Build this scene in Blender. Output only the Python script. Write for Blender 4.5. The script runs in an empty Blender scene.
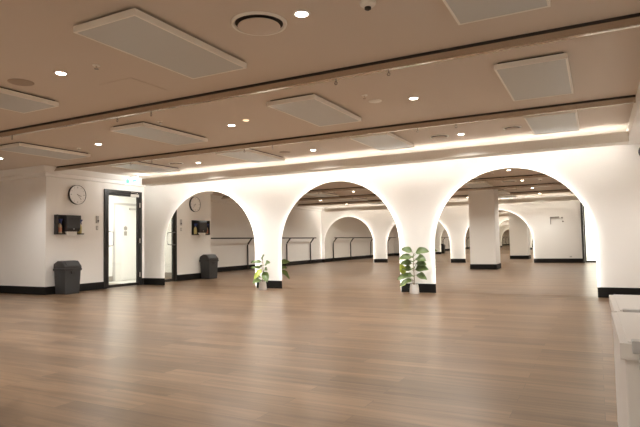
import bpy, bmesh, math, random
from mathutils import Vector, Matrix
random.seed(7)
PI = math.pi
scn = bpy.context.scene
COL = scn.collection

# ------------------------------------------------------------------ helpers
def new_bm():
    return bmesh.new()

def add_box(bm, x0, x1, y0, y1, z0, z1):
    vs = [bm.verts.new(p) for p in ((x0,y0,z0),(x1,y0,z0),(x1,y1,z0),(x0,y1,z0),(x0,y0,z1),(x1,y0,z1),(x1,y1,z1),(x0,y1,z1))]
    for f in ((3,2,1,0),(4,5,6,7),(0,1,5,4),(1,2,6,5),(2,3,7,6),(3,0,4,7)):
        bm.faces.new([vs[i] for i in f])
    return vs

def add_prism(bm, pts, axis, a0, a1):
    """closed polygon pts (u,v) extruded along axis; axis 'x': (a,u,v), 'y': (u,a,v), 'z': (u,v,a)"""
    def P(u, v, a):
        return {'x': (a,u,v), 'y': (u,a,v), 'z': (u,v,a)}[axis]
    A = [bm.verts.new(P(u,v,a0)) for u,v in pts]
    B = [bm.verts.new(P(u,v,a1)) for u,v in pts]
    n = len(pts)
    bm.faces.new(A); bm.faces.new(list(reversed(B)))
    for i in range(n):
        bm.faces.new([A[i], B[i], B[(i+1)%n], A[(i+1)%n]])

def add_lathe(bm, prof, seg=32, c=(0,0,0), axis='z'):
    rings = []
    for r, h in prof:
        ring = []
        for i in range(seg):
            a = 2*PI*i/seg
            u, v = r*math.cos(a), r*math.sin(a)
            p = {'z': (u,v,h), 'x': (h,u,v), 'y': (u,h,v)}[axis]
            ring.append(bm.verts.new((c[0]+p[0], c[1]+p[1], c[2]+p[2])))
        rings.append(ring)
    for A, B in zip(rings, rings[1:]):
        for i in range(seg):
            bm.faces.new([A[i], A[(i+1)%seg], B[(i+1)%seg], B[i]])
    bm.faces.new(list(reversed(rings[0]))); bm.faces.new(rings[-1])

def add_tube(bm, pts, r, seg=10):
    pts = [Vector(p) for p in pts]
    rings = []
    for i, p in enumerate(pts):
        if i == 0: t = pts[1]-p
        elif i == len(pts)-1: t = p-pts[-2]
        else: t = (pts[i+1]-p).normalized()+(p-pts[i-1]).normalized()
        t.normalize()
        up = Vector((0,0,1)) if abs(t.z) < .9 else Vector((1,0,0))
        a = t.cross(up).normalized(); b = t.cross(a).normalized()
        rr = r[i] if isinstance(r, (list,tuple)) else r
        rings.append([bm.verts.new(p+a*rr*math.cos(2*PI*k/seg)+b*rr*math.sin(2*PI*k/seg)) for k in range(seg)])
    for A, B in zip(rings, rings[1:]):
        for k in range(seg):
            bm.faces.new([A[k], A[(k+1)%seg], B[(k+1)%seg], B[k]])
    bm.faces.new(list(reversed(rings[0]))); bm.faces.new(rings[-1])

def obj(name, bm, m, parent=None, smooth=False, bevel=0):
    bmesh.ops.recalc_face_normals(bm, faces=bm.faces)
    me = bpy.data.meshes.new(name)
    bm.to_mesh(me); bm.free()
    me.materials.append(m)
    if smooth:
        for p in me.polygons: p.use_smooth = True
        try: me.set_sharp_from_angle(angle=math.radians(40))
        except Exception: pass
    o = bpy.data.objects.new(name, me); COL.objects.link(o)
    if parent: o.parent = parent
    if bevel:
        b = o.modifiers.new('bevel', 'BEVEL'); b.width = bevel; b.segments = 2; b.limit_method = 'ANGLE'
    return o

def thing(name, label, cat, loc=(0,0,0), rotz=0, group=None, kind=None):
    o = bpy.data.objects.new(name, None); COL.objects.link(o)
    o.empty_display_size = .1
    o.location = loc; o.rotation_euler = (0,0,rotz)
    if label: o['label'] = label
    if cat: o['category'] = cat
    if group: o['group'] = group
    if kind: o['kind'] = kind
    return o

def tag(o, label, cat, group=None):
    o['label'] = label; o['category'] = cat
    if group: o['group'] = group
    return o

def struct(name, bm, m, parent=None, label=None, cat=None, bevel=0):
    o = obj(name, bm, m, parent, bevel=bevel)
    if not parent:
        o['kind'] = 'structure'
        if label: o['label'] = label
        o['category'] = cat or name.split('_')[0]
    return o

def copy_tree(root, loc, label, rotz=None):
    r = root.copy(); COL.objects.link(r); r.location = loc
    if rotz is not None: r.rotation_euler = (0,0,rotz)
    r['label'] = label
    for ch in list(root.children):
        c = ch.copy(); COL.objects.link(c); c.parent = r
        for g in list(ch.children):
            d = g.copy(); COL.objects.link(d); d.parent = c
    return r

# ------------------------------------------------------------------ materials
def mat(name, col, rough=.5, metal=0, spec=.5, bump=0, bscale=40, var=0, vscale=3):
    m = bpy.data.materials.new(name); m.use_nodes = True
    nt = m.node_tree; b = nt.nodes['Principled BSDF']
    b.inputs['Base Color'].default_value = (*col, 1)
    b.inputs['Roughness'].default_value = rough
    b.inputs['Metallic'].default_value = metal
    b.inputs['Specular IOR Level'].default_value = spec
    tc = nt.nodes.new('ShaderNodeTexCoord')
    if bump:
        n = nt.nodes.new('ShaderNodeTexNoise'); n.inputs['Scale'].default_value = bscale; n.inputs['Detail'].default_value = 3
        bp = nt.nodes.new('ShaderNodeBump'); bp.inputs['Strength'].default_value = bump; bp.inputs['Distance'].default_value = .005
        nt.links.new(tc.outputs['Object'], n.inputs['Vector']); nt.links.new(n.outputs['Fac'], bp.inputs['Height'])
        nt.links.new(bp.outputs['Normal'], b.inputs['Normal'])
    if var:
        n = nt.nodes.new('ShaderNodeTexNoise'); n.inputs['Scale'].default_value = vscale; n.inputs['Detail'].default_value = 4
        mx = nt.nodes.new('ShaderNodeMix'); mx.data_type = 'RGBA'
        mx.inputs[6].default_value = (*[c*(1-var) for c in col], 1); mx.inputs[7].default_value = (*[min(1,c*(1+var)) for c in col], 1)
        nt.links.new(tc.outputs['Object'], n.inputs['Vector']); nt.links.new(n.outputs['Fac'], mx.inputs[0])
        nt.links.new(mx.outputs[2], b.inputs['Base Color'])
    return m

def emit(name, col, s):
    m = bpy.data.materials.new(name); m.use_nodes = True
    nt = m.node_tree; nt.nodes.clear()
    e = nt.nodes.new('ShaderNodeEmission'); o = nt.nodes.new('ShaderNodeOutputMaterial')
    e.inputs['Color'].default_value = (*col, 1); e.inputs['Strength'].default_value = s
    nt.links.new(e.outputs[0], o.inputs[0])
    return m

def floor_material():
    m = bpy.data.materials.new('oak_plank_floor'); m.use_nodes = True
    nt = m.node_tree; N = nt.nodes; L = nt.links; b = N['Principled BSDF']
    tc = N.new('ShaderNodeTexCoord')
    br = N.new('ShaderNodeTexBrick'); br.offset = .37; br.offset_frequency = 2
    br.inputs['Scale'].default_value = 1; br.inputs['Brick Width'].default_value = 1.22; br.inputs['Row Height'].default_value = .15
    br.inputs['Mortar Size'].default_value = .0016; br.inputs['Bias'].default_value = 0
    br.inputs['Color1'].default_value = (0,0,0,1); br.inputs['Color2'].default_value = (1,1,1,1); br.inputs['Mortar'].default_value = (.5,.5,.5,1)
    L.new(tc.outputs['Object'], br.inputs['Vector'])
    mp = N.new('ShaderNodeMapping'); mp.inputs['Scale'].default_value = (.6, 13, 1)
    L.new(tc.outputs['Object'], mp.inputs['Vector'])
    # shift the grain plank by plank
    ad = N.new('ShaderNodeVectorMath'); ad.operation = 'MULTIPLY_ADD'; ad.inputs[1].default_value = (7,7,7)
    L.new(br.outputs['Color'], ad.inputs[0]); L.new(mp.outputs['Vector'], ad.inputs[2])
    g1 = N.new('ShaderNodeTexNoise'); g1.inputs['Scale'].default_value = 1.6; g1.inputs['Detail'].default_value = 5; g1.inputs['Roughness'].default_value = .55; g1.inputs['Distortion'].default_value = .5
    L.new(ad.outputs[0], g1.inputs['Vector'])
    cr = N.new('ShaderNodeValToRGB')
    e = cr.color_ramp.elements
    e[0].position = .22; e[0].color = (*FLOOR_DARK, 1); e[1].position = .80; e[1].color = (*FLOOR_LIGHT, 1)
    L.new(g1.outputs['Fac'], cr.inputs['Fac'])
    hs = N.new('ShaderNodeHueSaturation')
    mr = N.new('ShaderNodeMapRange'); mr.inputs['To Min'].default_value = .74; mr.inputs['To Max'].default_value = 1.26
    L.new(br.outputs['Color'], mr.inputs['Value']); L.new(mr.outputs[0], hs.inputs['Value']); L.new(cr.outputs['Color'], hs.inputs['Color'])
    mx = N.new('ShaderNodeMix'); mx.data_type = 'RGBA'; mx.inputs[7].default_value = (.09,.06,.04,1)
    L.new(br.outputs['Fac'], mx.inputs[0]); L.new(hs.outputs['Color'], mx.inputs[6]); L.new(mx.outputs[2], b.inputs['Base Color'])
    rr = N.new('ShaderNodeMapRange'); rr.inputs['To Min'].default_value = .285; rr.inputs['To Max'].default_value = .33
    L.new(g1.outputs['Fac'], rr.inputs['Value']); L.new(rr.outputs[0], b.inputs['Roughness'])
    bp = N.new('ShaderNodeBump'); bp.inputs['Strength'].default_value = .02; bp.inputs['Distance'].default_value = .002
    L.new(g1.outputs['Fac'], bp.inputs['Height']); L.new(bp.outputs['Normal'], b.inputs['Normal'])
    b.inputs['Specular IOR Level'].default_value = .42
    return m

FLOOR_DARK = (.088,.051,.027); FLOOR_LIGHT = (.255,.161,.095)
WARM = (1, .99, .95); LEDC = (1, .98, .94)
M_floor = floor_material()
M_wall = mat('white_wall_paint', (.90,.875,.84), .7, bump=.05, bscale=120)
M_ceil = mat('ceiling_paint', (.70,.62,.54), .8, bump=.04, bscale=120)
M_trim = mat('pelmet_paint', (.86,.82,.75), .6)
M_base = mat('black_skirting', (.010,.009,.008), .6, 0, .2)
M_panel = mat('panel_face', (.58,.59,.57), .35, bump=.1, bscale=300)
M_pframe = mat('panel_frame', (.92,.89,.82), .45)
M_shadow = mat('painted_gap_shade', (.03,.022,.016), .7)  # near-black colour stands in for shade in narrow gaps and openings
M_steel = mat('brushed_steel', (.60,.52,.44), .2, 1, bump=.02, bscale=60)
M_chrome = mat('chrome', (.75,.73,.70), .18, 1)
M_blackf = mat('black_door_frame', (.018,.016,.015), .35)
M_barre = mat('dark_barre_metal', (.05,.042,.038), .35, .5)
M_bin = mat('charcoal_plastic', (.038,.038,.039), .45, bump=.05, bscale=200)
M_lid = mat('charcoal_lid_plastic', (.030,.028,.029), .42, bump=.05, bscale=200)
M_white = mat('white_plastic', (.80,.78,.75), .4)
M_box = mat('white_laminate', (.72,.67,.62), .45, var=.02)
M_latch = mat('latch_plastic', (.50,.48,.46), .35)
M_lamp = emit('downlight_lens', (1,.90,.76), 26)
M_dim = emit('small_amber_lens', (1,.72,.42), 1.6)
M_led = emit('led_tape', LEDC, 36)
M_led2 = emit('pelmet_led_tape', LEDC, 50)
M_ledup = emit('pelmet_up_led_tape', LEDC, 14)
M_exit = emit('exit_face', (.86,1,.95), 2.4)
M_green = emit('exit_green', (.35,.95,.70), 1.0)
M_leaf = mat('fig_leaf', (.13,.19,.06), .4, var=.45, vscale=9)
M_leaf2 = mat('fig_young_leaf', (.50,.60,.10), .4, var=.2, vscale=9)
M_stem = mat('plant_stem', (.22,.15,.08), .7)
M_pot = mat('white_glazed_pot', (.80,.77,.73), .3)
M_soil = mat('soil', (.05,.035,.025), .9, bump=.6, bscale=60)
M_clock = mat('clock_face', (.90,.88,.86), .5)
M_mark = mat('pale_grey_print', (.45,.44,.43), .6)
M_handle = mat('satin_steel_handle', (.30,.29,.28), .35, 1)
M_ink = mat('black_ink', (.02,.02,.02), .5)
M_disp = mat('black_plastic', (.022,.021,.022), .38)
M_board = mat('black_board', (.014,.012,.011), .5)
M_paper = mat('paper', (.82,.80,.76), .8)
M_blue = mat('blue_trigger', (.05,.07,.22), .4)
M_bottle = mat('bottle_plastic', (.62,.50,.36), .3)
M_bottle2 = mat('yellow_bottle_plastic', (.50,.42,.16), .3)
M_label = mat('bottle_label', (.66,.30,.20), .5)
M_purple = mat('dark_purple_rubber', (.045,.03,.085), .5)
M_speaker = mat('dark_purple_black_plastic', (.02,.016,.03), .5)
M_grey = mat('grey_metal', (.30,.27,.24), .5)
M_tile = mat('pale_corridor_floor', (.55,.54,.51), .4, var=.05)
M_corr = mat('corridor_white', (.86,.855,.83), .7)
M_ceilspk = mat('tan_speaker_grille', (.42,.34,.27), .8, bump=.3, bscale=500)
M_vent = mat('vent_plate', (.68,.59,.51), .6)

def mirror_material():
    m = bpy.data.materials.new('mirror_silver'); m.use_nodes = True
    b = m.node_tree.nodes['Principled BSDF']
    b.inputs['Base Color'].default_value = (.90,.885,.85,1); b.inputs['Metallic'].default_value = 1; b.inputs['Roughness'].default_value = 0
    return m
M_mirror = mirror_material()

def glass_material():
    m = bpy.data.materials.new('door_glass'); m.use_nodes = True
    nt = m.node_tree; nt.nodes.clear()
    t = nt.nodes.new('ShaderNodeBsdfTransparent'); t.inputs[0].default_value = (.95,.96,.95,1)
    g = nt.nodes.new('ShaderNodeBsdfGlossy'); g.inputs['Roughness'].default_value = 0
    lw = nt.nodes.new('ShaderNodeLayerWeight'); lw.inputs[0].default_value = .5
    pw = nt.nodes.new('ShaderNodeMath'); pw.operation = 'POWER'; pw.inputs[1].default_value = 5
    f = nt.nodes.new('ShaderNodeMath'); f.operation = 'MULTIPLY_ADD'; f.inputs[1].default_value = .9; f.inputs[2].default_value = .04
    nt.links.new(lw.outputs['Facing'], pw.inputs[0]); nt.links.new(pw.outputs[0], f.inputs[0])
    x = nt.nodes.new('ShaderNodeMixShader'); o = nt.nodes.new('ShaderNodeOutputMaterial')
    nt.links.new(f.outputs[0], x.inputs[0]); nt.links.new(t.outputs[0], x.inputs[1]); nt.links.new(g.outputs[0], x.inputs[2])
    nt.links.new(x.outputs[0], o.inputs[0])
    return m
M_glass = glass_material()

# ------------------------------------------------------------------ the place (metres, camera over the origin)
ZC = 2.55                     # ceiling
YN, YS = 9.43, -3.1        # arched walls
XL = -9.71                    # clock wall (lobby block)
YB = 6.84                     # front of lobby block
XW = -11.32                   # barre wall
XE = .95                      # right wall
BH = .16                      # skirting height

def floor_and_ceiling():
    bm = new_bm(); add_box(bm, -12.75, XE+.15, YS-.15, YN+.12, -.1, 0)
    f = struct('floor', bm, M_floor, label='brown oak plank floor with a low sheen')
    bm = new_bm(); add_box(bm, -12.75, XE+.15, YS-.15, YN+.12, ZC, ZC+.1)
    struct('ceiling', bm, M_ceil, label='flat tan painted ceiling')
floor_and_ceiling()

# arched (mirror) walls
bm = new_bm(); add_box(bm, XL-.0, XE+.15, YN, YN+.12, 0, ZC); struct('wall_back', bm, M_wall, label='white wall carrying the three arched mirrors')
bm = new_bm()
D2X0, D2X1, DH = -.50, .50, 2.22
add_box(bm, -12.75, D2X0, YS-.12, YS, 0, ZC); add_box(bm, D2X1, XE+.15, YS-.12, YS, 0, ZC); add_box(bm, D2X0, D2X1, YS-.12, YS, DH, ZC)
struct('wall_front', bm, M_wall, label='white arched wall seen reflected in the mirrors')
# lobby block: clock wall with the door opening, and its front
D1Y0, D1Y1 = 8.24, 9.335
bm = new_bm()
add_box(bm, XL-.12, XL, YB, D1Y0, 0, ZC); add_box(bm, XL-.12, XL, D1Y1, YN+.12, 0, ZC); add_box(bm, XL-.12, XL, D1Y0, D1Y1, DH, ZC)
struct('wall_left', bm, M_wall, label='cream wall with the clock and the glass door')
bm = new_bm(); add_box(bm, XW-.15, XL-.12, YB, YB+.12, 0, ZC); struct('wall_lobby', bm, M_wall, label='cream wall section at the left edge, facing the room')
bm = new_bm(); add_box(bm, XW-.15, XW, YS, YB+.02, 0, ZC)
struct('wall_barre', bm, M_wall, label='cream side wall behind the ballet barre')
# right wall with its bulkhead
bm = new_bm(); add_box(bm, XE, XE+.15, YS, YN, 0, ZC); struct('wall_right', bm, M_wall, label='white side wall at the right')
bm = new_bm(); add_box(bm, .46, XE, YS+.36, YN, 2.36, ZC); struct('trim_1', bm, M_wall, label='white boxed bulkhead along the right wall')

# skirting boards
def skirting(name, boxes):
    bm = new_bm()
    for b in boxes: add_box(bm, *b, 0, BH)
    struct(name, bm, M_base, label='black skirting board', cat='skirting')
AW, AP, AX0 = 2.554, .66, -9.007
N_ARCH = [(AX0+i*(AW+AP), AW, 2.138) for i in range(3)]
S_ARCH = [(-11.14, 2.40, 2.06), (-8.09, 2.73, 2.08), (-4.75, 2.57, 2.08)]
t = .014
skirting('baseboard_back', [(XL+t, N_ARCH[0][0], YN-t, YN)] + [(N_ARCH[i][0]+AW, N_ARCH[i+1][0], YN-t, YN) for i in range(2)] + [(N_ARCH[2][0]+AW, XE, YN-t, YN)])
sb = [(XW+t, S_ARCH[0][0], YS, YS+t)]
for i in range(2): sb.append((S_ARCH[i][0]+S_ARCH[i][1], S_ARCH[i+1][0], YS, YS+t))
sb += [(S_ARCH[2][0]+S_ARCH[2][1], D2X0, YS, YS+t), (D2X1, XE, YS, YS+t)]
skirting('baseboard_front', sb)
skirting('baseboard_left', [(XL, XL+t, YB, D1Y0), (XL, XL+t, D1Y1, YN)])
skirting('baseboard_lobby', [(XW, XL+t, YB-t, YB)])
bm = new_bm(); add_box(bm, XW, XW+t, YS, YB-t, 0, BH)
struct('baseboard_barre', bm, M_base, label='black skirting board', cat='skirting')
skirting('baseboard_right', [(XE-t, XE, YS+t, YN-t)])

# stepped cornice on the left-hand walls
bm = new_bm()
prof = [(-.01,2.355),(.045,2.36),(.055,2.375),(.055,2.425),(.045,2.435),(.075,2.45),(.20,ZC-.004),(-.01,ZC-.004)]
stops = [lambda d: (XL+d, YN-.005), lambda d: (XL+d, YB-d), lambda d: (XW+d, YB-d), lambda d: (XW+d, YS+.01)]
rings = [[bm.verts.new((*st(d), z)) for d, z in prof] for st in stops]
n = len(prof)
for A, B in zip(rings, rings[1:]):
    for i in range(n): bm.faces.new([A[i],A[(i+1)%n],B[(i+1)%n],B[i]])
bm.faces.new(rings[0]); bm.faces.new(rings[-1][::-1])
struct('trim_2', bm, M_wall, label='cream stepped cornice round the left-hand walls', cat='cornice')

# pelmets with LED tape over the arched walls
def pelmet(name, x0, x1, yw, s, label):
    # a shallow trough hung away from the wall on hidden arms: LED tape on its back edge washes the wall, tape on top lights the ceiling
    yf = yw - s*.83
    z0, z1 = 2.285, 2.425
    bm = new_bm()
    a, b = sorted((yf, yf+s*.28)); add_box(bm, x0, x1, a, b, z0, z0+.015)
    a, b = sorted((yf, yf+s*.015)); add_box(bm, x0, x1, a, b, z0+.015, z1)
    a, b = sorted((yf+s*.265, yf+s*.28)); add_box(bm, x0, x1, a, b, z0+.015, z1-.02)
    a, b = sorted((yf+s*.015, yf+s*.265)); add_box(bm, x0, x1, a, b, z1-.035, z1-.02)
    for xx in (x0, x1-.015):
        a, b = sorted((yf+s*.015, yf+s*.265)); add_box(bm, xx, xx+.015, a, b, z0+.015, z1)
    o = struct(name, bm, M_trim, label=label, cat='pelmet')
    n = 4
    for i in range(n):
        xx = x0+.4+(x1-x0-.8)*i/(n-1)
        bm = new_bm(); a, b = sorted((yf+s*.28, yw)); add_box(bm, xx-.02, xx+.02, a, b, z1-.055, z1-.025); obj('wall_arm', bm, M_trim, o)
    bm = new_bm(); a, b = sorted((yf+s*.2805, yf+s*.286)); add_box(bm, x0+.05, x1-.05, a, b, z1-.075, z1-.06); obj('led_tape', bm, M_led2, o)
    bm = new_bm(); a, b = sorted((yf+s*.02, yf+s*.26)); add_box(bm, x0-.006, x0-.0005, a, b, z0+.02, z0+.13); obj('led_tape', bm, M_led2, o)  # added glowing strip on the hidden end face, brightens the adjoining side wall
    bm = new_bm(); a, b = sorted((yf+s*.17, yf+s*.19)); add_box(bm, x0+.05, x1-.05, a, b, z1-.02, z1-.014); obj('led_tape', bm, M_ledup, o)
pelmet('trim_5', -8.92, .455, YN, 1, 'long tan pelmet hung in front of the wall, over the three arched mirrors')
pelmet('trim_6', XW+.6, .455, YS, -1, 'long pelmet over the opposite arches, seen in the mirrors')

# free-standing column behind the camera
bm = new_bm(); add_box(bm, -3.57, -2.79, .86, 1.68, 0, ZC)
c = struct('wall_column', bm, M_wall, label='square cream column with black skirting, seen in the right-hand mirror', cat='column')
bm = new_bm(); add_box(bm, -3.585, -2.775, .845, 1.695, 0, BH); struct('baseboard_column', bm, M_base, label='black skirting round the column', cat='skirting')

# ------------------------------------------------------------------ arched mirrors
def arch_pts(w, h, inset, n=44):
    r = w/2-inset; cz = h-w/2; cx = w/2
    pts = [(inset, 0.004)]
    for i in range(n+1):
        a = PI - PI*i/n
        pts.append((cx+r*math.cos(a), cz+r*math.sin(a)))
    pts.append((w-inset, .004))
    return pts

def arched_mirror(x0, w, h, yw, s, label, group):
    root = thing('arched_mirror', label, 'mirror', (x0, yw, 0), 0, group)
    bm = new_bm(); a, b = sorted((-s*.045, -s*.038)); add_prism(bm, arch_pts(w,h,0), 'y', a, b); obj('mirror_glass', bm, M_mirror, root)
    bm = new_bm(); a, b = sorted((0, -s*.038)); add_prism(bm, arch_pts(w,h,.055), 'y', a, b); obj('backing_frame', bm, M_white, root)
    # LED tape round the backing, facing outwards behind the glass edge
    P = arch_pts(w,h,.052); P[0] = (P[0][0], .035); P[-1] = (P[-1][0], .035); bm = new_bm()
    A = [bm.verts.new((u, -s*.014, v)) for u,v in P]; B = [bm.verts.new((u, -s*.028, v)) for u,v in P]
    for i in range(len(P)-1):
        bm.faces.new([A[i],A[i+1],B[i+1],B[i]])
    bmesh.ops.recalc_face_normals(bm, faces=bm.faces)
    o = obj('led_tape', bm, M_led, root)
arched_mirror(*N_ARCH[0], YN, 1, 'backlit arched mirror nearest the glass door, reflecting the wall clock and bin', None)
arched_mirror(*N_ARCH[1], YN, 1, 'middle backlit arched mirror, between the two potted plants', None)
arched_mirror(*N_ARCH[2], YN, 1, 'largest-looking backlit arched mirror at right, reflecting the square column', None)
arched_mirror(*S_ARCH[0], YS, -1, 'backlit arched mirror on opposite wall, nearest the ballet barre', None)
arched_mirror(*S_ARCH[1], YS, -1, 'backlit arched mirror in the middle of the opposite wall', None)
arched_mirror(*S_ARCH[2], YS, -1, 'backlit arched mirror on opposite wall, nearest its glass door', None)

# ------------------------------------------------------------------ doors (built along +u from the hinge-less jamb, in local x; room side = -y)
def glass_door(name, w, h, loc, rot, label, hinge_right=True):
    r = thing(name, label, 'door', loc, rot, kind='structure')
    f = .075
    bm = new_bm()
    add_box(bm, 0, f, -.03, .09, 0, h); add_box(bm, w-f, w, -.03, .09, 0, h); add_box(bm, f, w-f, -.03, .09, h-f, h)
    obj('door_frame', bm, M_blackf, r, bevel=.003)
    bm = new_bm(); a, b = f+.004, w-f-.004; s = .05; top = h-f-.005
    add_box(bm, a, a+s, -.015, .03, .01, top); add_box(bm, b-s, b, -.015, .03, .01, top)
    add_box(bm, a+s, b-s, -.015, .03, .01, .075); add_box(bm, a+s, b-s, -.015, .03, top-.05, top)
    leaf = obj('door_leaf', bm, M_blackf, r, bevel=.002)
    bm = new_bm(); add_box(bm, a+s-.005, b-s+.005, .002, .012, .07, top-.045); obj('door_pane', bm, M_glass, leaf)
    hx = a+.03 if hinge_right else b-.03
    dx = .1 if hinge_right else -.1
    for sy in (-1, 1):
        bm = new_bm(); y0, y1 = (-.012, -.075) if sy < 0 else (.028, .09)
        add_tube(bm, [(hx,y0,.94),(hx,y1*.8,.945),(hx+dx*.2,y1,.945),(hx+dx,y1,.96),(hx+dx,y1,1.25),(hx+dx*.2,y1,1.265),(hx,y1*.8,1.265),(hx,y0,1.27)], .011)
        obj('handle', bm, M_handle, leaf, smooth=True)
    cx = b-.30 if hinge_right else a+.05
    bm = new_bm(); add_box(bm, cx, cx+.25, -.065, -.015, top-.05, top+.015); add_tube(bm, [(cx+.2,-.05,top+.015),(cx+.2,-.05,top+.04),(cx+.08,-.055,top+.055),(cx+.03,-.035,top+.06)], .008)
    obj('door_closer', bm, M_chrome, leaf, bevel=.004)
    bx = b if hinge_right else a
    for z in (.2, 1.0, 1.85):
        bm = new_bm(); add_box(bm, bx-.012, bx+.016, -.04, -.014, z, z+.11); obj('hinge', bm, M_chrome, leaf)
    return r
glass_door('door_1', D1Y1-D1Y0, DH, (XL, D1Y0, 0), PI/2, 'black-framed glass door on the clock wall, leading to a bright lobby')
glass_door('door_2', D2X1-D2X0, DH, (D2X0, YS, 0), 0, 'black-framed glass door on the opposite wall, seen in the right-hand mirror')

# bright lobby behind the left door
def shell(prefix, x0, x1, y0, y1, h, open_side, oa, ob, oh, lam, power):
    bm = new_bm(); add_box(bm, x0, x1, y0, y1, -.1, -.002); struct('floor_'+prefix, bm, M_tile, label='pale floor beyond the glass door', cat='floor')
    bm = new_bm(); add_box(bm, x0, x1, y0, y1, h, h+.05); struct('ceiling_'+prefix, bm, M_corr, label='white ceiling beyond the glass door', cat='ceiling')
    bm = new_bm(); d = .04
    if open_side != 'w': add_box(bm, x0-d, x0, y0, y1, 0, h)
    if open_side != 'e': add_box(bm, x1, x1+d, y0, y1, 0, h)
    if open_side != 's': add_box(bm, x0, x1, y0-d, y0, 0, h)
    if open_side != 'n': add_box(bm, x0, x1, y1, y1+d, 0, h)
    struct('wall_'+prefix, bm, M_corr, label='bright white wall beyond the glass door', cat='wall')
    ld = bpy.data.lights.new('lobby_lamp', 'AREA'); ld.shape = 'RECTANGLE'; ld.size = 1.2; ld.size_y = .6; ld.energy = power; ld.color = (1,.97,.90)
    lo = bpy.data.objects.new('lobby_lamp', ld); COL.objects.link(lo); lo.location = (*lam, h-.03)
shell('lobby', -11.5, XL-.125, YB+.17, 11.4, 2.45, 'e', 0, 0, 0, (-10.7, 9.3), 70)
bm = new_bm(); add_box(bm, XL-.12, XL-.08, YN+.13, 11.4, 0, 2.45); struct('wall_lobby_side', bm, M_corr, label='white lobby side wall', cat='wall')
shell('corridor', -1.6, 1.6, -7.0, YS-.125, 2.45, 'n', 0, 0, 0, (0, -5.4), 150)
# white inner lobby door with a paper notice, dark skirting
dr = thing('lobby_door', 'plain white door inside the lobby, seen through the glass door', 'door', (-11.5, 10.05, 0), PI/2)
bm = new_bm(); add_box(bm, .06, .86, -.02, 0, .01, 2.05); obj('door_panel', bm, M_white, dr)
bm = new_bm(); add_box(bm, 0, .06, -.035, 0, 0, 2.11); add_box(bm, .86, .92, -.035, 0, 0, 2.11); add_box(bm, .06, .86, -.035, 0, 2.05, 2.11); obj('door_frame', bm, M_latch, dr)
bm = new_bm(); add_box(bm, .55, .78, -.06, -.02, 1.93, 1.98); obj('door_closer', bm, M_latch, dr)
bm = new_bm(); add_lathe(bm, [(.06,-.024),(.06,-.02)], 24, (.42,0,1.42), 'y'); add_box(bm, .37, .47, -.024, -.02, 1.22, 1.34); obj('notice', bm, M_grey, dr)
bm = new_bm(); add_box(bm, -11.5, -11.486, YB+.17, 10.04, 0, .14); add_box(bm, -11.486, XL-.13, YB+.17, YB+.184, 0, .14); add_box(bm, -11.5, -11.486, 10.98, 11.4, 0, .14); struct('baseboard_lobby_inside', bm, M_grey, label='grey lobby skirting', cat='skirting')

# ------------------------------------------------------------------ ceiling: panels, rails, downlights, vents
def make_panel(label, x, y, sx=.61, sy=1.28):
    r = thing('ceiling_panel', label, 'ceiling panel', (x, y, ZC), 0, None)
    bm = new_bm(); add_box(bm, .03, sx-.03, .03, sy-.03, -.02, 0); obj('panel_gap_shade', bm, M_shadow, r)  # dark filler paints the shadow gap between panel and ceiling
    bm = new_bm(); f = .018
    add_box(bm, 0, sx, 0, f, -.065, -.018); add_box(bm, 0, sx, sy-f, sy, -.065, -.018); add_box(bm, 0, f, f, sy-f, -.065, -.018); add_box(bm, sx-f, sx, f, sy-f, -.065, -.018)
    obj('frame', bm, M_pframe, r, bevel=.002)
    bm = new_bm(); add_box(bm, f, sx-f, f, sy-f, -.062, -.02); obj('face', bm, M_panel, r)
    return r
PX = [-8.29, -5.73, -3.23, -.77]
colname = ['leftmost', 'second from left', 'third from left', 'rightmost']
rows = [(2.51, 'in the row nearest the camera'), (4.96, 'in the row between the two metal rails'), (7.19, 'in the far row beside the long pelmet'),
        (.05, 'in the row behind the camera'), (-2.40, 'in the row by the opposite arched wall')]
first = None
for y, rn in rows:
    for x, cn in zip(PX, colname):
        lab = 'flat white rectangular ceiling panel, %s %s' % (cn, rn)
        if y == .05 and x == -3.23: y_ = -.75 + .1
        else: y_ = y
        if y == 2.51: x -= .05
        if first is None: first = make_panel(lab, x, y_)
        else: copy_tree(first, (x, y_, ZC), lab)

def rail(y, label):
    r = thing('ceiling_rail', label, 'rail', (0, y, ZC))
    x1 = .455
    x0 = XL+.03 if y > YB else XW+.03
    bm = new_bm(); add_box(bm, x0, x1, -.03, .03, -.022, 0); obj('rail_gap_shade', bm, M_shadow, r)  # black strip painted as the shadow line over the steel bar
    bm = new_bm(); add_box(bm, x0, x1, -.022, .022, -.085, -.02); obj('steel_bar', bm, M_steel, r, bevel=.004)
    for hx in (-7.5, -6.98, -4.97, -4.43, -2.10, -1.58):
        bm = new_bm(); add_tube(bm, [(hx,0,-.08),(hx,0,-.112)], .006)
        add_tube(bm, [(hx+.013*math.sin(a), 0, -.124+.013*math.cos(a)) for a in [2*PI*i/14 for i in range(15)]], .0045, 8)
        obj('hook', bm, M_grey, r, smooth=True)
rail(4.41, 'brushed steel rail across the ceiling, the nearer and longer-looking one')
rail(6.96, 'steel rail across the ceiling, closer to the arched mirrors')
rail(1.86, 'steel ceiling rail just in front of the camera, seen in mirrors')
rail(-.69, 'steel ceiling rail behind the camera, seen in mirrors')

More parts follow.
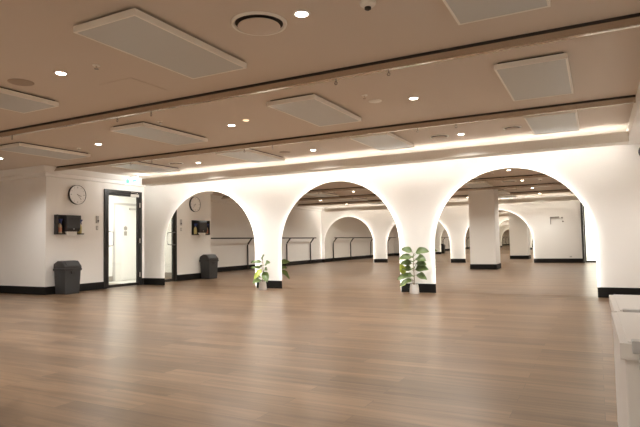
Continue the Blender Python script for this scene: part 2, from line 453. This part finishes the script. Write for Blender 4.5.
def downlight(x, y, label, z=ZC):
    r = thing('downlight', label, 'ceiling light', (x, y, z))
    bm = new_bm(); add_lathe(bm, [(.062,0),(.062,-.004),(.048,-.008),(.044,-.006),(.044,0)], 28); obj('trim_ring', bm, M_white, r, smooth=True)
    bm = new_bm(); add_lathe(bm, [(.043,-.001),(.043,-.0075)], 28); obj('lens', bm, M_lamp, r)
    ld = bpy.data.lights.new('downlight_lamp', 'SPOT'); ld.energy = SPOT*DIM(x, y); ld.color = WARM; ld.spot_size = math.radians(144); ld.spot_blend = 1; ld.shadow_soft_size = .028
    lo = bpy.data.objects.new('downlight_lamp', ld); COL.objects.link(lo); lo.location = (0,0,-.038); lo.parent = r
SPOT = 195
def DIM(x, y):                 # the lamps are dimmed row by row: brightest by the arched mirrors, lowest behind the camera
    if x > 0: return .42 if y > 7 else .2
    return ((1.45 if x < -6 else 1.1) if y > 7 else 1.1 if y > 5 else .8 if y > 2 else .65 if y > 0 else .9)*(.5 if x < -9 and y > 2 else 1)
DL = [(-1.77,3.18,'glowing round downlight right of the large round air vent'),
      (-4.32,3.18,'glowing round downlight in the left foreground, left of the nearest large panel'),
      (-9.40,5.72,'downlight cut off by the left edge of the photo'),
      (-6.88,5.73,'glowing downlight left of the centre, between the rails above the clock wall'),
      (-4.32,5.76,'glowing downlight with a small amber light just right of it'),
      (-1.77,5.74,'glowing downlight between the rails, right of the middle panel'),
      (-6.88,8.09,'small glowing downlight near the left end of the pelmet'),
      (-4.32,8.09,'small glowing downlight in front of the pelmet above the middle arch'),
      (-1.77,8.10,'glowing downlight in front of the pelmet beside a round vent, right of centre')]
for x in (-9.4,-6.88,-4.32,-1.77):
    for y in (3.18,.62,-1.78):
        if y == 3.18 and x in (-4.32,-1.77): continue
        nm = {-9.4:'over the ballet barre side',-6.88:'second from the barre wall',-4.32:'third from the barre wall',-1.77:'nearest the right wall'}[x]
        rn = {3.18:'foreground row',.62:'row behind the camera',-1.78:'row by the opposite arches'}[y]
        DL.append((x, y, 'ceiling downlight %s, in the %s' % (nm, rn)))
DL += [(.74, 8.10, 'added downlight out of view under the right-hand bulkhead, closest to the arched mirrors', 2.36),  # these bulkhead lamps are added out of view to brighten the right pier
       (.74, 5.74, 'added downlight out of view under the right-hand bulkhead, midway along', 2.36),
       (.74, 3.18, 'added downlight out of view under the right-hand bulkhead, above the white storage boxes', 2.36)]
for a in DL: downlight(*a)

def simple_lathe(name, x, y, prof, m, label, cat, seg=36, smooth=True):
    bm = new_bm(); add_lathe(bm, prof, seg); o = obj(name, bm, m, None, smooth); o.location = (x,y,ZC); tag(o, label, cat); return o
simple_lathe('amber_indicator_light', -3.99, 5.63, [(.04,0),(.04,-.004),(.025,-.012)], M_dim, 'small amber ceiling light just right of a downlight', 'ceiling light')

def vent(x, y, R, label):
    r = thing('air_vent', label, 'air vent', (x, y, ZC))
    bm = new_bm()
    prof = [(R*.84,-.002),(R*.9,-.016),(R*.97,-.016),(R,-.001)]
    seg = 40; rings = []
    for rr, h in prof: rings.append([bm.verts.new((rr*math.cos(2*PI*i/seg), rr*math.sin(2*PI*i/seg), h)) for i in range(seg)])
    for A, B in zip(rings, rings[1:]):
        for i in range(seg): bm.faces.new([A[i],A[(i+1)%seg],B[(i+1)%seg],B[i]])
    obj('outer_ring', bm, M_pframe, r, True)
    bm = new_bm(); add_lathe(bm, [(R*.85,-.001),(R*.85,-.004)], 40); obj('dark_throat', bm, M_shadow, r)
    bm = new_bm(); add_lathe(bm, [(.02,-.004),(.02,-.02),(R*.74,-.022),(R*.76,-.028),(R*.70,-.034),(.01,-.036)], 40); obj('centre_plate', bm, M_vent, r, True)
vent(-2.12, 3.17, .205, 'large round air vent in the foreground ceiling')
vent(-2.10, 8.08, .15, 'round air vent left of a downlight, in front of the pelmet')
vent(-7.28, 7.9, .15, 'round air vent near the left end of the pelmet')
vent(-1.02, 8.02, .13, 'round air vent beside the rightmost far ceiling panel')
simple_lathe('ceiling_speaker', -4.89, 3.17, [(.115,0),(.115,-.004),(.105,-.008)], M_ceilspk, 'flat round tan ceiling speaker at the left foreground', 'speaker')
simple_lathe('ceiling_speaker', -4.84, 8.0, [(.10,0),(.10,-.004),(.09,-.008)], M_ceilspk, 'flat round ceiling speaker by the pelmet above the middle arch', 'speaker')
simple_lathe('ceiling_plate', -2.19, 5.63, [(.075,0),(.075,-.005),(.065,-.008)], M_pframe, 'thin round cover plate on the ceiling beside a sprinkler', 'cover plate')
sd = thing('smoke_detector', 'white smoke detector with a dark sensor, cut by the top edge', 'smoke detector', (-1.30,3.25,ZC))
bm = new_bm(); add_lathe(bm, [(.055,0),(.055,-.012),(.05,-.02),(.03,-.035)], 28); obj('housing', bm, M_pframe, sd, True)
bm = new_bm(); add_lathe(bm, [(.022,-.034),(.022,-.048),(.012,-.054)], 20); obj('sensor', bm, M_ink, sd, True)
for x,y,lab in ((-3.87,3.20,'small sprinkler head right of the left foreground downlight'),(-4.96,5.09,'small sprinkler head beside the panel left of centre'),(-2.2,5.34,'small sprinkler head right of the middle panel, beside a round cover plate'),(-7.43,5.81,'small sprinkler head left of a downlight above the clock wall')):
    s = thing('sprinkler', lab, 'sprinkler', (x,y,ZC))
    bm = new_bm(); add_lathe(bm, [(.035,0),(.033,-.006),(.015,-.008)], 20); obj('collar', bm, M_pframe, s, True)
    bm = new_bm(); add_lathe(bm, [(.008,-.006),(.006,-.03),(.02,-.032),(.02,-.035)], 14); obj('deflector', bm, M_chrome, s, True)
ap = thing('access_panel', 'flush square ceiling access hatch with a thin dark seam, left foreground', 'access hatch', (-4.32,3.6,ZC))
bm = new_bm(); add_box(bm, 0,.44,0,.5,-.002,0); obj('seam', bm, M_vent, ap)
bm = new_bm(); add_box(bm, .006,.434,.006,.494,-.004,-.001); obj('hatch', bm, M_ceil, ap)

# ------------------------------------------------------------------ on the clock wall
def wall_root(name, label, cat, y, z): return thing(name, label, cat, (XL, y, z), PI/2)   # local x = +Y, local -y = into the room (+X)
ck = wall_root('wall_clock', 'round white wall clock with a black rim above the black towel holder', 'clock', 7.535, 2.035)
bm = new_bm()
seg = 48
def ring(bm, R0, R1, y0, y1):
    V = [[bm.verts.new((r*math.cos(2*PI*i/seg), y, r*math.sin(2*PI*i/seg))) for i in range(seg)] for r,y in ((R1,y0),(R1,y1),(R0,y1),(R0,y0))]
    for k in range(4):
        A, B = V[k], V[(k+1)%4]
        for i in range(seg): bm.faces.new([A[i],A[(i+1)%seg],B[(i+1)%seg],B[i]])
ring(bm, .197, .203, .002, -.052); obj('rim', bm, M_ink, ck, True)
bm = new_bm(); add_lathe(bm, [(.198,0),(.198,-.044)], 48, axis='y'); obj('dial', bm, M_clock, ck)
for i in range(12):
    a = 2*PI*i/12; w = .004 if i%3 else .007
    bm = new_bm(); add_box(bm, -w, w, -.0455, -.0435, .150 if i%3 else .138, .172)
    bmesh.ops.rotate(bm, verts=bm.verts, cent=(0,0,0), matrix=Matrix.Rotation(a, 3, 'Y'))
    obj('hour_mark', bm, M_mark, ck)
for nm, a, l, w in (('hour_hand', math.radians(110), .09, .005), ('minute_hand', math.radians(140), .135, .0035)):
    bm = new_bm(); add_tube(bm, [(-math.sin(a)*.02,-.049,-math.cos(a)*.02),(math.sin(a)*l,-.049,math.cos(a)*l)], w, 6); obj(nm, bm, M_grey, ck)

hd = wall_root('towel_holder', 'black wall board holding a paper towel dispenser and two spray bottles', 'towel dispenser', 7.02, 1.20)
bm = new_bm(); add_box(bm, 0,.62,-.02,.004,0,.40); add_box(bm, 0,.13,-.12,-.02,0,.02); add_box(bm, .5,.62,-.12,-.02,0,.02); add_box(bm, 0,.012,-.12,-.02,.02,.40); obj('back_board', bm, M_board, hd, bevel=.003)
bm = new_bm()
add_prism(bm, [(-.02,.05),(-.14,.06),(-.17,.12),(-.165,.34),(-.13,.39),(-.02,.395)], 'x', .17, .49); obj('dispenser', bm, M_disp, hd, bevel=.012)
bm = new_bm(); add_prism(bm, [(-.168,.10),(-.1695,.10),(-.1695,.135),(-.168,.135)], 'x', .325, .345); obj('emblem', bm, M_white, hd)
bm = new_bm(); add_prism(bm, [(-.05,.06),(-.12,.06),(-.125,-.005),(-.135,-.03),(-.128,-.03),(-.118,0)], 'x', .20, .44); obj('paper_towel', bm, M_paper, hd)
def spray_bottle(y, label, mb, flip):
    r = wall_root('spray_bottle', label, 'spray bottle', y, 1.221)
    bm = new_bm(); add_lathe(bm, [(.036,0),(.04,.012),(.04,.13),(.034,.165),(.016,.19),(.014,.21)], 24, (0,-.07,0)); obj('bottle', bm, mb, r, True)
    bm = new_bm(); add_lathe(bm, [(.0405,.03),(.0405,.12)], 24, (0,-.07,0)); obj('bottle_label', bm, M_label if flip < 0 else M_bottle2, r, True)
    bm = new_bm(); add_lathe(bm, [(.018,.205),(.018,.235),(.014,.24)], 16, (0,-.07,0)); add_box(bm, -.018,.018,-.115,-.045,.24,.29); add_box(bm, -.008,.008,-.15,-.11,.262,.285); add_tube(bm, [(0,-.105,.245),(0,-.125,.215),(0,-.12,.185)], .006, 6)
    obj('spray_trigger', bm, M_blue, r, bevel=.005)
spray_bottle(7.10, 'spray bottle with a red-brown label and blue head, left of the towel dispenser', M_bottle, -1)
spray_bottle(7.57, 'yellow spray bottle with a blue head, right of the towel dispenser', M_bottle2, 1)

ic = wall_root('intercom', 'small white intercom with a black button left of the glass door', 'intercom', 8.03, 1.45)
bm = new_bm(); add_box(bm, 0,.07,-.02,.004,0,.16); obj('housing', bm, M_latch, ic, bevel=.004)
bm = new_bm(); add_lathe(bm, [(.018,-.021),(.018,-.03)], 16, (.045,0,.05), 'y'); obj('button', bm, M_ink, ic)
sw = wall_root('light_switch', 'small white light switch below the intercom', 'switch', 8.035, 1.30)
bm = new_bm(); add_box(bm, 0,.05,-.008,0,0,.09); obj('plate', bm, M_latch, sw); bm = new_bm(); add_box(bm, .015,.035,-.013,-.008,.03,.06); obj('rocker', bm, M_white, sw)

# exit sign above the door
ex = thing('exit_sign', 'lit white and green exit sign above the glass door', 'exit sign', (-9.47, 8.82, ZC))
bm = new_bm(); add_box(bm, -.2,.2,-.02,.02,-.03,0); obj('mount', bm, M_white, ex)
bm = new_bm(); add_box(bm, -.2,.2,-.012,.012,-.18,-.03); obj('sign_panel', bm, M_exit, ex)
bm = new_bm(); add_box(bm, -.206,-.2,-.016,.016,-.19,-.03); obj('edge_frame', bm, M_grey, ex)
def sign_shape(name, polys):
    bm = new_bm()
    for pts in polys: add_prism(bm, pts, 'y', -.0135, -.0115)
    obj(name, bm, M_green, ex)
sign_shape('running_figure', [[(-.17,-.165),(-.06,-.165),(-.06,-.10),(-.085,-.075),(-.1,-.05),(-.125,-.05),(-.14,-.075),(-.17,-.10)]])
sign_shape('arrow', [[(.03,-.12),(.09,-.165),(.09,-.14),(.17,-.14),(.17,-.10),(.09,-.10),(.09,-.075)]])

# ------------------------------------------------------------------ waste bin
bn = thing('waste_bin', 'charcoal plastic swing-top waste bin against the clock wall', 'bin', (-9.50, 7.18, 0))
bn.scale = (.80, .80, .92)
bm = new_bm()
for (a,b) in ((0,1),):
    lo = [(-.18,-.21),(.18,-.21),(.18,.21),(-.18,.21)]; hi = [(-.205,-.235),(.205,-.235),(.205,.235),(-.205,.235)]
    A = [bm.verts.new((x,y,.0)) for x,y in lo]; B = [bm.verts.new((x,y,.52)) for x,y in hi]
    bm.faces.new(A); bm.faces.new(B)
    for k in range(4): bm.faces.new([A[k],A[(k+1)%4],B[(k+1)%4],B[k]])
obj('bin_body', bm, M_bin, bn, bevel=.015)
bm = new_bm(); add_box(bm, -.222,.222,-.252,.252,.505,.56); obj('rim', bm, M_lid, bn, bevel=.01)
bm = new_bm(); add_prism(bm, [(-.215,.56),(.22,.56),(.215,.60),(.09,.715),(-.06,.725),(-.205,.66)], 'y', -.245, .245); lid = obj('lid', bm, M_lid, bn, bevel=.014)
bm = new_bm(); A = [(.218,-.17,.606),(.218,.17,.606),(.102,.17,.712),(.102,-.17,.712)]
vs = [bm.verts.new(p) for p in A]; ws = [bm.verts.new((p[0]+.006,p[1],p[2]+.006)) for p in A]
bm.faces.new(vs); bm.faces.new(ws)
for k in range(4): bm.faces.new([vs[k],vs[(k+1)%4],ws[(k+1)%4],ws[k]])
obj('swing_flap', bm, M_bin, lid)
bm = new_bm(); add_box(bm, .2,.232,-.06,.06,.44,.50); obj('front_catch', bm, M_lid, bn, bevel=.006)

# ------------------------------------------------------------------ plants
def leaf(bm, base, d, L, W, droop):
    d = Vector(d).normalized(); up = Vector((0,0,1)); side = d.cross(Vector((.15,-.8,.6)))
    if side.length < .05: side = Vector((1,0,0))
    side.normalize(); nrm = side.cross(d).normalized()
    n = 8; prev = None
    for i in range(n+1):
        t = i/n
        w = W*(math.sin(PI*min(1,t**.8*1.0))**.75)*(.75+.45*t) if 0 < t < 1 else .002
        c = Vector(base)+d*L*t + nrm*(math.sin(t*PI*.6)*L*.10) - up*droop*L*t*t
        wave = .012*math.sin(t*9+L*40)
        row = [bm.verts.new(c-side*w*.5+nrm*(w*.16+wave)), bm.verts.new(c-side*w*.25+nrm*w*.05), bm.verts.new(c-nrm*.002), bm.verts.new(c+side*w*.25+nrm*w*.05), bm.verts.new(c+side*w*.5+nrm*(w*.16-wave))]
        if prev:
            for k in range(4): bm.faces.new([prev[k],prev[k+1],row[k+1],row[k]])
        prev = row
    return Vector(base)

def plant(loc, label, leaves, young, stems, ph=.165, pr=.085):
    r = thing('potted_plant', label, 'plant', loc)
    bm = new_bm(); add_lathe(bm, [(pr*.98,0),(pr*1.04,.02),(pr*.92,ph*.7),(pr*.82,ph),(pr*.74,ph),(pr*.72,ph-.03)], 28); obj('pot', bm, M_pot, r, True)
    bm = new_bm(); add_lathe(bm, [(pr*.7,ph-.035),(pr*.7,ph-.025)], 20); obj('soil', bm, M_soil, r)
    bm = new_bm()
    for s in stems: add_tube(bm, s, [.008-.004*i/(len(s)-1) for i in range(len(s))], 7)
    for b, d, L, W, dr, st in leaves+young:
        add_tube(bm, [st, [(st[k]+b[k])/2 + (.01 if k == 2 else 0) for k in range(3)], b], .003, 5)
    obj('stem', bm, M_stem, r, True)
    bm = new_bm()
    for b, d, L, W, dr, st in leaves: leaf(bm, b, d, L, W, dr)
    o = obj('foliage', bm, M_leaf, r, True)
    if young:
        for b, d, L, W, dr, st in young:
            bm = new_bm(); leaf(bm, b, d, L, W, dr)
            y = obj('young_leaf', bm, M_leaf2, r, True); y['label'] = 'bright yellow-green young leaf'
    return r
def lf(x, y, z, dx, dy, dz, L, W, dr, sx, sy, sz): return ((x,y,z), (dx,dy,dz), L*1.22, W*1.22, dr, (sx,sy,sz))
# right-hand plant: tall, in tiers
L2 = [lf(-.02,0,.74, -.9,-.3,.35,.17,.11,.15, 0,0,.70), lf(.04,0,.72, .95,-.2,.25,.24,.13,.2, 0,0,.69),
      lf(-.03,-.02,.64, -.9,-.4,.1,.19,.12,.25, 0,0,.62), lf(.05,-.02,.62, .9,-.4,.1,.21,.12,.3, 0,0,.60), lf(0,-.04,.66, .3,-.9,.1,.15,.11,.3, 0,0,.63),
      lf(-.03,-.01,.53, -.95,-.2,.15,.17,.11,.2, 0,0,.51), lf(.04,0,.54, .9,-.3,.1,.20,.12,.3, 0,0,.51), lf(.01,-.03,.56, .2,-.8,.2,.13,.1,.2, 0,0,.52),
      lf(.03,-.02,.43, .95,-.1,.2,.22,.14,.25, 0,0,.40), lf(-.04,0,.42, -.8,-.3,.3,.16,.1,.3, 0,0,.39), lf(0,-.03,.44, .4,-.8,.3,.16,.12,.3, 0,0,.41),
      lf(-.04,0,.31, -.9,-.2,.05,.22,.12,.35, 0,0,.29), lf(.05,-.01,.33, .9,-.3,.0,.19,.11,.4, 0,0,.30), lf(.0,-.04,.32, -.2,-.9,.1,.15,.1,.3, 0,0,.29), lf(-.03,-.03,.24, -.7,-.6,-.1,.2,.09,.35, 0,0,.22)]
Y2 = [lf(-.17,-.02,.34, -.25,-.3,.9,.17,.10,.0, -.03,0,.25), lf(-.10,-.05,.22, -.7,-.4,-.35,.13,.07,.3, -.02,0,.2)]
plant((-2.92, 9.20, 0), 'taller potted fig plant with tiered leaves, between the middle and right arches', L2, Y2, [[(0,0,.13),(.005,0,.3),(-.005,0,.5),(0,0,.71)], [(0,0,.13),(-.02,0,.19),(-.03,0,.25)]])
# left-hand plant: thinner
L1 = [lf(-.02,0,.56, -.9,-.2,.05,.19,.07,.15, .02,0,.52), lf(.05,0,.50, .8,-.3,.3,.2,.1,.2, .02,0,.48), lf(.0,-.01,.60, .5,-.2,.7,.12,.05,.0, .01,0,.56),
      lf(-.04,0,.44, -.95,-.2,.05,.18,.06,.1, .01,0,.42), lf(.06,-.02,.40, .8,-.4,.2,.12,.09,.2, .02,0,.38), lf(0,-.03,.46, .2,-.8,.3,.13,.1,.3, .01,0,.43),
      lf(.05,-.02,.37, .6,-.4,-.75,.22,.13,.1, .02,0,.37), lf(-.02,-.03,.20, -.3,-.6,-.1,.16,.12,.25, .0,0,.2), lf(-.03,0,.25, -.8,-.4,.1,.12,.06,.2, 0,0,.23)]
Y1 = [lf(-.03,-.03,.36, -.5,-.4,-.7,.15,.10,.1, .01,0,.36), lf(.0,-.04,.42, -.1,-.5,-.6,.14,.1,.1, .01,0,.4)]
plant((-6.08, 9.10, 0), 'smaller potted plant with sparse leaves, between the left and middle arches', L1, Y1, [[(0,0,.13),(.01,0,.3),(.02,0,.45),(.01,0,.6)]], pr=.08)

# ------------------------------------------------------------------ ballet barre (seen in the mirrors)
bb = thing('ballet_barre', 'dark metal ballet barre on bent posts along the side wall, seen in the mirrors', 'barre', (XW, 2, 0))
bm = new_bm(); add_tube(bm, [(.24,-4.1,1.13),(.24,4.55,1.13)], .023, 12); obj('rail', bm, M_barre, bb, True)
for y in (3.6, .86, -1.88, -3.9):
    bm = new_bm(); add_tube(bm, [(.06,y,0),(.06,y,.88),(.075,y,.92),(.22,y,1.10),(.24,y,1.125)], .027, 10); add_lathe(bm, [(.046,0),(.046,.01)], 16, (.06,y,0)); obj('post', bm, M_barre, bb, True)

# opposite wall fittings
wb = thing('wall_bracket', 'small grey bracket with knobs on the wall beside the far door, seen in the mirror', 'bracket', (-1.55, YS, 1.45))
bm = new_bm(); add_box(bm, 0,.32,0,.05,.24,.29); add_box(bm, 0,.03,0,.03,0,.24); obj('arm', bm, M_grey, wb)
for x, z in ((.42,.24),(.44,.1)):
    bm = new_bm(); add_lathe(bm, [(.03,0),(.03,.03),(.015,.045)], 14, (x,0,z), 'y'); obj('knob', bm, M_grey, wb, True)
so = thing('power_outlet', 'white power outlet low on the opposite wall', 'outlet', (-.95, YS, .19))
bm = new_bm(); add_box(bm, 0,.11,0,.01,0,.075); obj('plate', bm, M_white, so); bm = new_bm(); add_box(bm, .03,.05,.01,.012,.025,.05); add_box(bm, .065,.085,.01,.012,.025,.05); obj('socket', bm, M_ink, so)

# ------------------------------------------------------------------ white storage boxes, right edge
def storage_box(y0, y1, x0, label):
    r = thing('storage_box', label, 'storage box', (x0, y0, 0), math.radians(.6))
    w, d, h = .58, y1-y0-.006, .65
    bm = new_bm(); add_box(bm, .012, w, .01, d, 0, h-.05); obj('body', bm, M_box, r, bevel=.004)
    bm = new_bm(); add_box(bm, .055, w-.04, .006, .012, .06, h-.10); obj('front_panel', bm, M_box, r, bevel=.001)
    bm = new_bm(); add_box(bm, .0, w+.005, .0, d, h-.05, h-.003); add_box(bm, .02, w-.015, .012, d-.008, h-.003, h); lid = obj('lid', bm, M_box, r, bevel=.004)
    for x in (.03, w-.13):
        bm = new_bm(); add_box(bm, x, x+.10, -.012, .03, h-.03, h+.006); add_box(bm, x+.015, x+.085, -.014, .0, h-.075, h-.03); obj('latch', bm, M_latch, lid, bevel=.003)
storage_box(1.75, 2.45, .045, 'nearer white lidded storage box at the right edge')
storage_box(2.475, 3.17, .05, 'farther white lidded storage box at the right edge')
bm = new_bm(); bmesh.ops.create_uvsphere(bm, u_segments=24, v_segments=14, radius=.055)
o = obj('massage_ball', bm, M_purple, None, True); o.location = (.275, 3.02, .705); tag(o, 'small dark purple ball on the farther storage box', 'ball')
sp = thing('wall_speaker', 'dark rounded speaker high on the white wall, cut off by the right edge', 'speaker', (.71, YN, 2.22))
bm = new_bm(); add_lathe(bm, [(.04,0),(.04,-.05)], 16, (0,0,0), 'y'); obj('bracket', bm, M_speaker, sp)
bm = new_bm(); add_lathe(bm, [(.06,-.05),(.10,-.07),(.105,-.12),(.085,-.16),(.04,-.175)], 24, (0,0,0), 'y'); obj('speaker_body', bm, M_speaker, sp, True)

# repeats of one kind share a group phrase
GROUPS = {'arched_mirror': 'backlit arched mirrors', 'ceiling_panel': 'flat ceiling panels', 'ceiling_rail': 'steel ceiling rails',
          'downlight': 'round recessed downlights', 'air_vent': 'round ceiling air vents', 'ceiling_speaker': 'round ceiling speakers', 'sprinkler': 'ceiling sprinkler heads',
          'potted_plant': 'potted plants between the arches', 'storage_box': 'white storage boxes at the right edge', 'spray_bottle': 'spray bottles beside the towel dispenser'}
for o in list(COL.objects):
    k = o.name.split('.')[0]
    if o.parent is None and k in GROUPS: o['group'] = GROUPS[k]

# ------------------------------------------------------------------ camera, world, view
cam = bpy.data.cameras.new('camera'); co = bpy.data.objects.new('camera', cam); COL.objects.link(co)
cam.sensor_fit = 'HORIZONTAL'; cam.sensor_width = 36; cam.lens = 36*CAMF/640 if 'CAMF' in globals() else 36*530.81/640
cam.clip_start = .02; cam.clip_end = 100
R = Vector((0.886564, 0.462235, -0.018512)); U = Vector((0.041064, -0.038775, 0.998404)); F = Vector((-0.460779, 0.885909, 0.053358))
m3 = Matrix((R, U, -F)).transposed()
co.matrix_world = Matrix.Translation((0,0,.95)) @ m3.to_4x4()
scn.camera = co
w = bpy.data.worlds.new('world'); scn.world = w; w.use_nodes = True
w.node_tree.nodes['Background'].inputs[0].default_value = (.02,.02,.02,1)
scn.view_settings.view_transform = 'Standard'; scn.view_settings.look = 'None'; scn.view_settings.gamma = 1
scn.view_settings.exposure = .1; scn.view_settings.use_curve_mapping = False
cy = scn.cycles
cy.use_denoising = True
cy.max_bounces = 12; cy.diffuse_bounces = 6; cy.glossy_bounces = 8; cy.transparent_max_bounces = 12
cy.sample_clamp_indirect = 10
